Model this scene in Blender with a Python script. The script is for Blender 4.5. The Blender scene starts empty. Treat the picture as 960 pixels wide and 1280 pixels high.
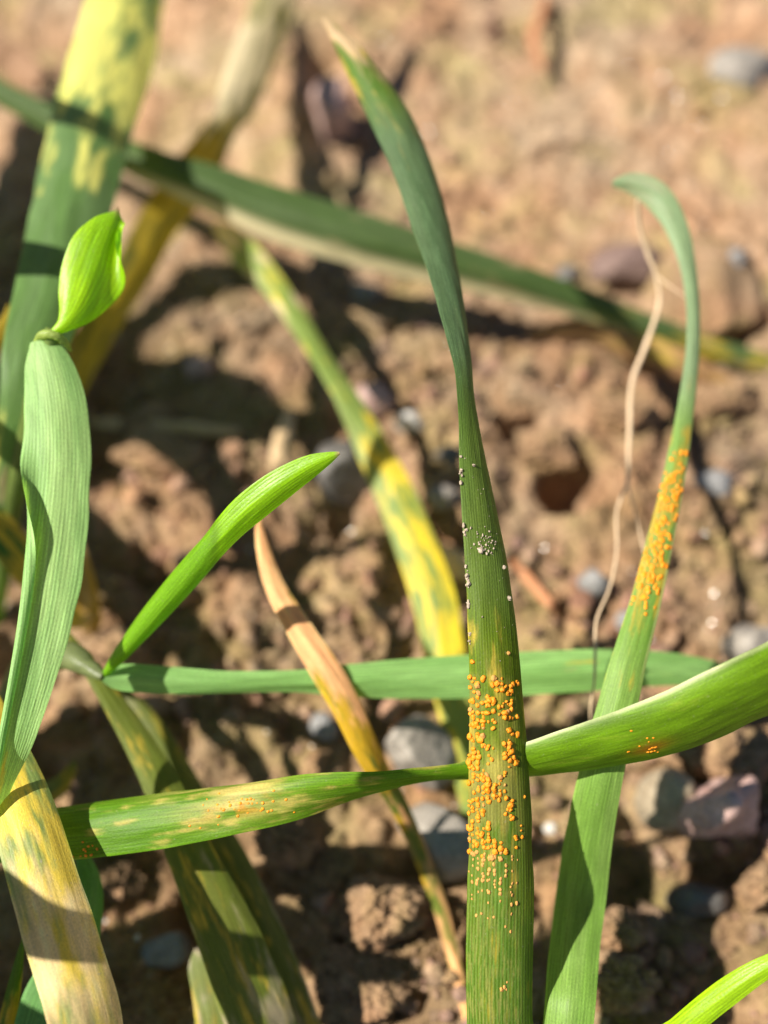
import bpy, math, random
import numpy as np
from mathutils import Vector

R = math.radians
rng = np.random.default_rng(7)
random.seed(7)

# ------------------------------------------------------------------ camera
PITCH = R(62.0)          # looking down by this much
CAM = np.array([0.0, 0.0, 0.150])
FPX = 1319.0             # focal length in photo pixels (960 wide)
RIGHT = np.array([1.0, 0.0, 0.0])
UP = np.array([0.0, math.sin(PITCH), math.cos(PITCH)])
FWD = np.array([0.0, math.cos(PITCH), -math.sin(PITCH)])
scene = bpy.context.scene
col = scene.collection
cd = bpy.data.cameras.new("camera")
cam = bpy.data.objects.new("camera", cd)
col.objects.link(cam)
cam.location = CAM
cam.rotation_euler = (math.pi / 2 - PITCH, 0, 0)
cd.sensor_fit = 'HORIZONTAL'
cd.sensor_width = 36.0
cd.lens = 36.0 * FPX / 960.0
cd.clip_start = 0.005
cd.clip_end = 100.0
cd.dof.use_dof = True
cd.dof.focus_distance = 0.1135
cd.dof.aperture_fstop = cd.lens / 4.6
scene.camera = cam

# ------------------------------------------------------------------ light
SUN = np.array([-0.65, 0.0, 0.757]); SUN /= np.linalg.norm(SUN)
elev = math.asin(SUN[2]); azim = math.atan2(SUN[0], SUN[1])
world = bpy.data.worlds.new("World"); scene.world = world
world.use_nodes = True
wn = world.node_tree.nodes; wl = world.node_tree.links
bg = wn["Background"]
sky = wn.new("ShaderNodeTexSky")
sky.sky_type = 'NISHITA'; sky.sun_disc = False
sky.altitude = 3000; sky.sun_elevation = elev; sky.sun_rotation = azim
wl.new(sky.outputs[0], bg.inputs[0]); bg.inputs[1].default_value = 0.05
sl = bpy.data.lights.new("sun", 'SUN'); sl.energy = 5.0; sl.angle = R(0.53); sl.color = (1.0, 0.93, 0.82)
so = bpy.data.objects.new("sun", sl); col.objects.link(so)
so.rotation_euler = Vector(-SUN).to_track_quat('-Z', 'Y').to_euler()
so.location = SUN * 2
vs = scene.view_settings
vs.view_transform = 'Standard'; vs.look = 'None'; vs.exposure = 1.0; vs.gamma = 1.0
vs.use_curve_mapping = False
scene.cycles.use_denoising = True
scene.cycles.max_bounces = 8
scene.cycles.transparent_max_bounces = 8
scene.cycles.sample_clamp_indirect = 6.0

# ------------------------------------------------------------------ helpers
def P(px, py, D):
    """photo pixel + depth along the view axis (mm) -> world point"""
    d = D / 1000.0
    return CAM + FWD * d + RIGHT * ((px - 480.0) / FPX * d) + UP * ((640.0 - py) / FPX * d)

def G(px, py, z=0.0):
    """photo pixel -> world point at height z (m)"""
    r = FWD + RIGHT * ((px - 480.0) / FPX) + UP * ((640.0 - py) / FPX)
    return CAM + r * ((z - CAM[2]) / r[2])

def gdepth(px, py):
    return float(np.dot(G(px, py) - CAM, FWD))

def hash2(ix, iy, iz, seed):
    n = (ix.astype(np.int64) * 374761393 + iy.astype(np.int64) * 668265263
         + iz.astype(np.int64) * 1440662683 + seed * 1274126177) & 0xFFFFFFFF
    n = ((n ^ (n >> 13)) * 1274126177) & 0xFFFFFFFF
    n = ((n ^ (n >> 16)) * 2246822519) & 0xFFFFFFFF
    return ((n ^ (n >> 15)) & 0xFFFFFF) / float(0xFFFFFF)

def vnoise(x, y, z=None, seed=0):
    """smooth value noise, 0..1"""
    x = np.asarray(x, float); y = np.asarray(y, float)
    z = np.zeros_like(x) if z is None else np.asarray(z, float)
    ix, iy, iz = np.floor(x), np.floor(y), np.floor(z)
    fx, fy, fz = x - ix, y - iy, z - iz
    fx = fx * fx * fx * (fx * (fx * 6 - 15) + 10)
    fy = fy * fy * fy * (fy * (fy * 6 - 15) + 10)
    fz = fz * fz * fz * (fz * (fz * 6 - 15) + 10)
    out = 0
    for dx in (0, 1):
        for dy in (0, 1):
            for dz in (0, 1):
                w = (fx if dx else 1 - fx) * (fy if dy else 1 - fy) * (fz if dz else 1 - fz)
                out = out + w * hash2(ix + dx, iy + dy, iz + dz, seed)
    return out

def fbm(x, y, z=None, seed=0, octaves=4, gain=0.5):
    s = 0; a = 1.0; t = 0
    zz = None if z is None else np.asarray(z, float)
    for o in range(octaves):
        k = 2.03 ** o
        s = s + a * vnoise(np.asarray(x) * k + 17.3 * o, np.asarray(y) * k - 9.1 * o,
                           None if zz is None else zz * k + 3.7 * o, seed + o * 31)
        t += a; a *= gain
    return s / t

def worley(x, y, seed=0):
    """distance to nearest and second nearest feature point"""
    ix, iy = np.floor(x), np.floor(y)
    f1 = np.full(x.shape, 9.0); f2 = np.full(x.shape, 9.0); cid = np.zeros(x.shape)
    z = np.zeros_like(x)
    for dx in (-1, 0, 1):
        for dy in (-1, 0, 1):
            cx, cy = ix + dx, iy + dy
            h1 = hash2(cx, cy, z, seed); h2 = hash2(cx, cy, z + 1, seed); h3 = hash2(cx, cy, z + 2, seed)
            d = np.hypot(cx + h1 - x, cy + h2 - y)
            near = d < f1
            f2 = np.where(near, f1, np.minimum(f2, d))
            cid = np.where(near, h3, cid)
            f1 = np.where(near, d, f1)
    return f1, f2, cid

def sstep(a, b, x):
    t = np.clip((x - a) / (b - a), 0, 1)
    return t * t * (3 - 2 * t)

def link_mesh(name, verts, faces, mats, parent=None, smooth=True, colors=None, uv=None, matidx=None):
    me = bpy.data.meshes.new(name)
    verts = np.asarray(verts, dtype=np.float32)
    faces = np.asarray(faces, dtype=np.int32)
    n, k = faces.shape
    me.vertices.add(len(verts)); me.vertices.foreach_set("co", verts.ravel())
    me.loops.add(n * k); me.loops.foreach_set("vertex_index", faces.ravel())
    me.polygons.add(n)
    me.polygons.foreach_set("loop_start", np.arange(0, n * k, k, dtype=np.int32))
    me.polygons.foreach_set("use_smooth", np.full(n, smooth))
    for m in (mats if isinstance(mats, (list, tuple)) else [mats]):
        me.materials.append(m)
    if matidx is not None:
        me.polygons.foreach_set("material_index", np.asarray(matidx, dtype=np.int32))
    me.update(calc_edges=True)
    if colors is not None:
        a = me.color_attributes.new("tint", 'FLOAT_COLOR', 'POINT')
        c = np.ones((len(verts), 4), dtype=np.float32); c[:, :3] = colors
        a.data.foreach_set("color", c.ravel())
    if uv is not None:
        l = me.uv_layers.new(name="UVMap")
        l.data.foreach_set("uv", np.asarray(uv, dtype=np.float32)[faces.ravel()].ravel())
    me.validate()
    o = bpy.data.objects.new(name, me)
    col.objects.link(o)
    if parent is not None:
        o.parent = parent
    return o

def tag(o, label=None, cat=None, group=None, kind=None):
    if label: o["label"] = label
    if cat: o["category"] = cat
    if group: o["group"] = group
    if kind: o["kind"] = kind
    return o

def grid_faces(nr, nc):
    a = np.arange(nr * nc).reshape(nr, nc)
    return np.stack([a[:-1, :-1], a[:-1, 1:], a[1:, 1:], a[1:, :-1]], -1).reshape(-1, 4)

# ------------------------------------------------------------------ materials
def new_mat(name):
    m = bpy.data.materials.new(name); m.use_nodes = True
    nt = m.node_tree
    b = nt.nodes["Principled BSDF"]
    return m, nt, b

def N(nt, t, **kw):
    n = nt.nodes.new(t)
    for k, v in kw.items():
        setattr(n, k, v)
    return n

def noise_node(nt, vec, scale, detail=3.0, rough=0.55, dist=0.0):
    n = N(nt, "ShaderNodeTexNoise")
    n.inputs["Scale"].default_value = scale
    n.inputs["Detail"].default_value = detail
    n.inputs["Roughness"].default_value = rough
    n.inputs["Distortion"].default_value = dist
    if vec is not None: nt.links.new(vec, n.inputs["Vector"])
    return n.outputs["Fac"]

def ramp(nt, fac, stops):
    r = N(nt, "ShaderNodeValToRGB")
    while len(r.color_ramp.elements) < len(stops): r.color_ramp.elements.new(0.5)
    for e, (p, c) in zip(r.color_ramp.elements, stops):
        e.position = p
        e.color = (c[0], c[1], c[2], 1) if isinstance(c, (tuple, list)) else (c, c, c, 1)
    nt.links.new(fac, r.inputs["Fac"])
    return r.outputs["Color"]

def mix(nt, fac, a, b, mode='MIX'):
    m = N(nt, "ShaderNodeMix", data_type='RGBA', blend_type=mode)
    for sock, v in ((m.inputs["Factor"], fac), (m.inputs["A"], a), (m.inputs["B"], b)):
        if isinstance(v, (int, float)): sock.default_value = v
        elif isinstance(v, tuple): sock.default_value = (*v, 1)
        else: nt.links.new(v, sock)
    return m.outputs["Result"]

def bump(nt, h, strength, dist):
    b = N(nt, "ShaderNodeBump")
    b.inputs["Strength"].default_value = strength
    b.inputs["Distance"].default_value = dist
    nt.links.new(h, b.inputs["Height"])
    return b.outputs["Normal"]

def leaf_material(name, trans=0.38, gloss=0.5, spec=0.28, warm=(1.25, 1.35, 0.45), streak=1.0, dust=0.22):
    m, nt, b = new_mat(name)
    at = N(nt, "ShaderNodeVertexColor"); at.layer_name = "tint"
    uv = N(nt, "ShaderNodeUVMap")
    mp = N(nt, "ShaderNodeMapping"); mp.inputs["Scale"].default_value = (4200, 260, 1)   # streaks along the veins
    nt.links.new(uv.outputs[0], mp.inputs[0])
    st = noise_node(nt, mp.outputs[0], 1.0, 3.0)
    mp2 = N(nt, "ShaderNodeMapping"); mp2.inputs["Scale"].default_value = (6000, 3500, 1)
    nt.links.new(uv.outputs[0], mp2.inputs[0])
    fine = noise_node(nt, mp2.outputs[0], 1.0, 2.0)
    c = mix(nt, 1.0, at.outputs[0], ramp(nt, st, [(0.25, 1 - .26 * streak), (0.75, 1 + .22 * streak)]), 'MULTIPLY')
    c = mix(nt, 0.6, c, ramp(nt, fine, [(0.3, .75), (0.7, 1.2)]), 'MULTIPLY')
    mp3 = N(nt, "ShaderNodeMapping"); mp3.inputs["Scale"].default_value = (2600, 2200, 1)
    nt.links.new(uv.outputs[0], mp3.inputs[0])
    dn = noise_node(nt, mp3.outputs[0], 1.0, 3.0, 0.6)
    c = mix(nt, ramp(nt, dn, [(0.63, 0.0), (0.72, dust)]), c, (.46, .42, .32))      # dust specks
    nt.links.new(c, b.inputs["Base Color"])
    b.inputs["Roughness"].default_value = gloss
    b.inputs["Specular IOR Level"].default_value = spec
    hgt = N(nt, "ShaderNodeMath", operation='ADD')
    nt.links.new(st, hgt.inputs[0]); nt.links.new(fine, hgt.inputs[1])
    nrm = bump(nt, hgt.outputs[0], 0.55, 0.00006)
    nt.links.new(nrm, b.inputs["Normal"])
    tr = N(nt, "ShaderNodeBsdfTranslucent")
    tc = mix(nt, 1.0, c, warm, 'MULTIPLY')
    nt.links.new(tc, tr.inputs["Color"]); nt.links.new(nrm, tr.inputs["Normal"])
    ms = N(nt, "ShaderNodeMixShader"); ms.inputs[0].default_value = trans
    nt.links.new(b.outputs[0], ms.inputs[1]); nt.links.new(tr.outputs[0], ms.inputs[2])
    nt.links.new(ms.outputs[0], nt.nodes["Material Output"].inputs[0])
    return m

M_LEAF = leaf_material("wheat_leaf")
M_YOUNG = leaf_material("young_wheat_leaf", 0.5, 0.38, 0.5, (1.4, 1.5, 0.5))
M_AGED = leaf_material("yellowed_wheat_leaf", 0.34, 0.5, 0.35, (1.2, 1.15, 0.6), 0.35, 0.7)
M_DRY = leaf_material("dry_wheat_leaf", 0.30, 0.6, 0.25, (1.1, 0.95, 0.7))

def soil_nodes(nt, scale=1.0, moss=True):
    tc = N(nt, "ShaderNodeTexCoord").outputs["Object"]
    big = noise_node(nt, tc, 38 * scale, 4, 0.6)
    mid = noise_node(nt, tc, 190 * scale, 5, 0.65)
    fine = noise_node(nt, tc, 1100 * scale, 4, 0.7)
    grain = noise_node(nt, tc, 3000 * scale, 2, 0.6)
    c = ramp(nt, mid, [(0.20, (.16, .10, .058)), (0.45, (.30, .20, .125)), (0.60, (.385, .27, .18)), (0.82, (.50, .375, .265))])
    red = ramp(nt, big, [(0.38, 0.0), (0.62, 1.0)])
    c = mix(nt, red, c, (1.10, 0.90, 0.80), 'MULTIPLY')
    if moss:
        ms = noise_node(nt, tc, 62 * scale, 4, 0.6, 0.6)
        mf = ramp(nt, ms, [(0.48, 0.0), (0.66, 0.7)])
        c = mix(nt, mf, c, mix(nt, fine, (.17, .13, .045), (.43, .345, .15)))
    c = mix(nt, 1.0, c, ramp(nt, fine, [(0.28, .60), (0.5, 1.0), (0.74, 1.34)]), 'MULTIPLY')
    c = mix(nt, 0.7, c, ramp(nt, grain, [(0.3, .7), (0.7, 1.28)]), 'MULTIPLY')
    h = N(nt, "ShaderNodeMath", operation='MULTIPLY_ADD')
    nt.links.new(grain, h.inputs[0]); h.inputs[1].default_value = 0.45; nt.links.new(fine, h.inputs[2])
    return c, h.outputs[0]

def soil_material(name, moss=True, scale=1.0):
    m, nt, b = new_mat(name)
    c, h = soil_nodes(nt, scale, moss)
    at = N(nt, "ShaderNodeVertexColor"); at.layer_name = "tint"
    c = mix(nt, 1.0, c, at.outputs[0], 'MULTIPLY')
    nt.links.new(c, b.inputs["Base Color"])
    b.inputs["Roughness"].default_value = 0.85
    b.inputs["Specular IOR Level"].default_value = 0.25
    nt.links.new(bump(nt, h, 0.9, 0.0007), b.inputs["Normal"])
    return m

M_SOIL = soil_material("soil")

def stone_material(name, c1, c2, rough=0.6, scale=1.0):
    m, nt, b = new_mat(name)
    tc = N(nt, "ShaderNodeTexCoord").outputs["Object"]
    a = noise_node(nt, tc, 260 * scale, 5, 0.65)
    f = noise_node(nt, tc, 1800 * scale, 3, 0.6)
    c = ramp(nt, a, [(0.3, c1), (0.7, c2)])
    c = mix(nt, 1.0, c, ramp(nt, f, [(0.3, .68), (0.72, 1.22)]), 'MULTIPLY')
    nt.links.new(c, b.inputs["Base Color"])
    b.inputs["Roughness"].default_value = rough
    b.inputs["Specular IOR Level"].default_value = 0.4
    nt.links.new(bump(nt, f, 0.6, 0.0003), b.inputs["Normal"])
    return m

STONE = {
    "grey":   stone_material("grey_stone", (.17, .15, .125), (.36, .325, .28)),
    "slate":  stone_material("slate_stone", (.07, .064, .058), (.18, .168, .155), 0.5),
    "blue":   stone_material("bluish_stone", (.16, .155, .15), (.31, .305, .30), 0.55),
    "pink":   stone_material("pink_stone", (.34, .20, .17), (.56, .40, .36), 0.55),
    "tan":    stone_material("tan_stone", (.22, .17, .11), (.43, .36, .26), 0.5),
    "white":  stone_material("white_stone", (.45, .42, .38), (.68, .65, .60), 0.45),
    "purple": stone_material("purple_brown_stone", (.10, .06, .05), (.24, .16, .13), 0.6),
}

def plain(name, c, rough=0.6, spec=0.3, sub=None):
    m, nt, b = new_mat(name)
    tc = N(nt, "ShaderNodeTexCoord").outputs["Object"]
    f = noise_node(nt, tc, 2600, 3, 0.6)
    k = mix(nt, 1.0, c, ramp(nt, f, [(0.3, .72), (0.7, 1.18)]), 'MULTIPLY')
    nt.links.new(k, b.inputs["Base Color"])
    b.inputs["Roughness"].default_value = rough
    b.inputs["Specular IOR Level"].default_value = spec
    nt.links.new(bump(nt, f, 0.5, 0.00008), b.inputs["Normal"])
    return m

M_RUST = plain("orange_rust", (.80, .27, .006), 0.45, 0.4)
M_RUST2 = plain("faded_rust", (.52, .27, .07), 0.7, 0.2)
M_ROOT = plain("dry_root", (.62, .46, .30), 0.6, 0.3)
M_STRAW = plain("straw", (.52, .37, .21), 0.6, 0.3)
M_ORANGE = plain("orange_stem", (.40, .18, .085), 0.6, 0.3)
M_BARK = plain("bark", (.26, .15, .085), 0.7, 0.2)
M_GRAIN = plain("pale_grain", (.36, .29, .21), 0.5, 0.4)
M_QUARTZ = plain("quartz", (.66, .63, .58), 0.08, 1.0)

# ------------------------------------------------------------------ ground
def axis(lo, hi, step, far, n):
    core = np.arange(lo, hi + step / 2, step)
    k = np.arange(1, n + 1) / n
    ext = step * 3 + (far) * k ** 3.2
    return np.concatenate([(lo - ext)[::-1], core, hi + ext])

gx = axis(-0.085, 0.105, 0.0005, 6.0, 40)
gy = axis(-0.010, 0.235, 0.0005, 6.0, 40)
X, Y = np.meshgrid(gx, gy)

def px_of(x, y, z=0.0):
    d = np.stack([x - CAM[0], y - CAM[1], z - CAM[2] + 0 * x], -1)
    D = d @ FWD
    return 480 + (d @ RIGHT) / D * FPX, 640 - (d @ UP) / D * FPX

def ground_height(x, y):
    cx, cy = np.clip(x, -.3, .3), np.clip(y, -.3, .5)
    h = (fbm(x * 14, y * 14, seed=3, octaves=3) - .5) * 0.010
    wx = x + (fbm(x * 60, y * 60, seed=5, octaves=2) - .5) * 0.012
    wy = y + (fbm(x * 60, y * 60, seed=6, octaves=2) - .5) * 0.012
    f1, f2, cid = worley(wx * 62, wy * 62, seed=11)
    clod = sstep(0.0, 0.35, f2 - f1) * (0.4 + cid)
    # the far side of the patch is a smoother crust, the near side cloddy
    rough = 1.0 - 0.62 * sstep(0.105, 0.165, y + 0.02 * (fbm(x * 20, y * 20, seed=9, octaves=2) - .5))
    h += (clod - .6) * 0.0017 * rough
    h += (fbm(x * 85, y * 85, seed=44, octaves=3) - .5) * 0.0060 * (.35 + .65 * rough)
    f1, f2, cid = worley(wx * 170 + 3, wy * 170, seed=23)
    h += (sstep(0.0, 0.4, f2 - f1) * (cid) - .4) * 0.0008 * rough
    h += (fbm(x * 230, y * 230, seed=41, octaves=5, gain=.68) - .5) * 0.0056 * (0.45 + 0.55 * rough)
    return h

GZ = ground_height(X, Y)
PXg, PYg = px_of(X, Y)
PXg = np.where((Y > -0.04) & (Y < .5), PXg, -9999); PYg = np.where((Y > -0.04) & (Y < .5), PYg, -9999)

def feature(px, py, rx, ry, dz, power=1.0):
    """raise or sink the soil around a spot (radii in mm)"""
    global GZ
    c = G(px, py)
    r2 = ((X - c[0]) / (rx / 1000)) ** 2 + ((Y - c[1]) / (ry / 1000)) ** 2
    GZ = GZ + dz / 1000 * np.exp(-(r2 ** power))

def crack(pts, width, depth):
    global GZ
    d = np.full(X.shape, 9.0)
    wob = (fbm(X * 150, Y * 150, seed=77, octaves=3) - .5) * 0.006
    for (a, b) in zip(pts[:-1], pts[1:]):
        A = G(*a)[:2]; B = G(*b)[:2]; v = B - A
        t = np.clip(((X - A[0]) * v[0] + (Y - A[1]) * v[1]) / (v @ v), 0, 1)
        d = np.minimum(d, np.hypot(X - A[0] - t * v[0] + wob, Y - A[1] - t * v[1] + wob * .7))
    w = width / 1000
    GZ = GZ - depth / 1000 * np.exp(-(d / w) ** 2)

# hollows, mounds and cracks seen in the photograph
feature(712, 606, 4.6, 5.2, -12.0, 2.2)       # pit under the pale clod
feature(655, 532, 4.4, 3.4, -6.0, 1.6)
feature(800, 360, 5.5, 2.5, -2.5, 1.5)
feature(940, 408, 6.0, 2.2, -5.0, 1.5)       # hollow below the crust slab
feature(885, 330, 11, 11, 2.2, 1.5)
feature(820, 455, 8, 3.0, -3.0, 1.5)
feature(420, 655, 3.5, 3.5, -4.0, 1.5)
feature(120, 560, 9, 14, -4.0, 1.2)
feature(60, 880, 10, 12, -6.0, 1.3)
feature(160, 720, 7, 9, -4.0, 1.3)
feature(250, 1150, 9, 11, -6.0, 1.3)
feature(540, 1110, 5, 5, -4.0, 1.4)
feature(840, 1090, 9, 6, -4.0, 1.3)
feature(400, 1010, 8, 6, 2.5, 1.2)
feature(300, 690, 8, 10, 2.0, 1.2)
feature(410, 80, 5, 12, -4.5, 1.3)
feature(60, 60, 10, 10, -4, 1.2)
feature(640, 200, 8, 8, -1.5, 1.2)
crack([(640, 205), (705, 175), (790, 190), (840, 135), (960, 110)], 1.0, 2.6)
crack([(560, 50), (640, 75), (700, 60)], 0.9, 1.6)
crack([(560, 640), (500, 700), (470, 800)], 0.8, 2.0)
crack([(640, 690), (700, 760), (740, 850)], 0.8, 1.6)
crack([(740, 860), (860, 800), (960, 700)], 0.8, 1.8)
crack([(480, 430), (640, 455), (760, 470)], 0.9, 1.6)

core = (X > -0.084) & (X < 0.104) & (Y > -0.009) & (Y < 0.234)
def gz_at(x, y):
    i = np.clip(np.searchsorted(gx, x) - 1, 0, len(gx) - 2); j = np.clip(np.searchsorted(gy, y) - 1, 0, len(gy) - 2)
    fx = (x - gx[i]) / (gx[i + 1] - gx[i]); fy = (y - gy[j]) / (gy[j + 1] - gy[j])
    return (GZ[j, i] * (1 - fx) * (1 - fy) + GZ[j, i + 1] * fx * (1 - fy)
            + GZ[j + 1, i] * (1 - fx) * fy + GZ[j + 1, i + 1] * fx * fy)

vn = np.stack([X, Y, GZ], -1).reshape(-1, 3)
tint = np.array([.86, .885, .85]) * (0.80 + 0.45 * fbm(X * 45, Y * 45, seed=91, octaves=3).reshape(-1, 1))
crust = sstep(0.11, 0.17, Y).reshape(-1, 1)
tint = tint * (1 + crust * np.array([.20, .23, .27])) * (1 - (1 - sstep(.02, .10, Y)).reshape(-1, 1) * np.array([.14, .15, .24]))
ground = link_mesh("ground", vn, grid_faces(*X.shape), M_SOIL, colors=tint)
tag(ground, "bare tan crusted field soil with olive algae patches", "ground", kind="structure")

# ------------------------------------------------------------------ rocks, clods, crumbs
def ico(sub):
    t = (1 + 5 ** .5) / 2
    v = [(-1, t, 0), (1, t, 0), (-1, -t, 0), (1, -t, 0), (0, -1, t), (0, 1, t), (0, -1, -t), (0, 1, -t),
         (t, 0, -1), (t, 0, 1), (-t, 0, -1), (-t, 0, 1)]
    v = [np.array(a) / np.linalg.norm(a) for a in v]
    f = [(0, 11, 5), (0, 5, 1), (0, 1, 7), (0, 7, 10), (0, 10, 11), (1, 5, 9), (5, 11, 4), (11, 10, 2), (10, 7, 6), (7, 1, 8),
         (3, 9, 4), (3, 4, 2), (3, 2, 6), (3, 6, 8), (3, 8, 9), (4, 9, 5), (2, 4, 11), (6, 2, 10), (8, 6, 7), (9, 8, 1)]
    for _ in range(sub):
        cache = {}; nf = []
        def midp(a, b):
            k = (min(a, b), max(a, b))
            if k not in cache:
                m = v[a] + v[b]; v.append(m / np.linalg.norm(m)); cache[k] = len(v) - 1
            return cache[k]
        for a, b, c in f:
            ab, bc, ca = midp(a, b), midp(b, c), midp(c, a)
            nf += [(a, ab, ca), (b, bc, ab), (c, ca, bc), (ab, bc, ca)]
        f = nf
    return np.array(v), np.array(f)

ICO1, ICO2, ICO4, ICO5 = ico(1), ico(2), ico(4), ico(5)

def rock_shape(seed, facets, lump, ico_mesh):
    """unit rock: facet planes cut a sphere, noise makes it uneven"""
    v, f = ico_mesh
    r = np.random.default_rng(seed)
    d = r.normal(size=(facets, 3)); d /= np.linalg.norm(d, axis=1)[:, None]
    cut = r.uniform(0.55, 0.88, facets)
    s = np.ones(len(v))
    for k in range(facets):
        dot = v @ d[k]
        lim = np.where(dot > 0.05, cut[k] / np.maximum(dot, 1e-3), 9)
        s = -np.log(np.exp(-s * 26) + np.exp(-np.minimum(lim, 3) * 26)) / 26
    fq = 1.7 if lump < .5 else 2.5
    n = fbm(v[:, 0] * fq + seed, v[:, 1] * fq, v[:, 2] * fq, seed=seed, octaves=6, gain=.5 if lump < .5 else .66) - .5
    s = s * (1 + lump * n)
    return v * s[:, None], f

def rock(name, label, cat, px, py, wpx, hpx, mat, seed, facets=9, lump=0.25, sink=0.3, deep=1.0, rot=0.0, group=None, lift=0.0):
    c = G(px, py + hpx * .25)
    z = float(gz_at(c[0], c[1]))
    c = G(px, py, z)
    D = np.dot(c - CAM, FWD)
    rx = wpx / FPX * D / 2 * 1.36; rz = hpx / FPX * D / 2 * 1.4
    v, f = rock_shape(seed, facets, lump * (1 if lump < .5 else 1.35), ICO4 if lump < .5 else ICO5)
    v = v * np.array([rx, max(rx * .75, rz * .8) * deep, rz * 1.05])
    a = R(rot)
    x, y = v[:, 0] * math.cos(a) - v[:, 2] * math.sin(a), v[:, 0] * math.sin(a) + v[:, 2] * math.cos(a)
    v = np.stack([x, v[:, 1], y], -1)
    colr = np.tile(np.array([[.88, .87, .79]]), (len(v), 1)) if mat is M_SOIL else None
    o = link_mesh(name, v, f, mat, colors=colr)
    ext = float(v[:, 2].max() - v[:, 2].min()) / 2
    p = G(px, py, z + ext * (1 - 2 * sink) + lift)
    o.location = (p[0], p[1], z + ext * (1 - 2 * sink) + lift)
    # keep its foot on the soil
    tag(o, label, cat, group)
    return o

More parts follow.
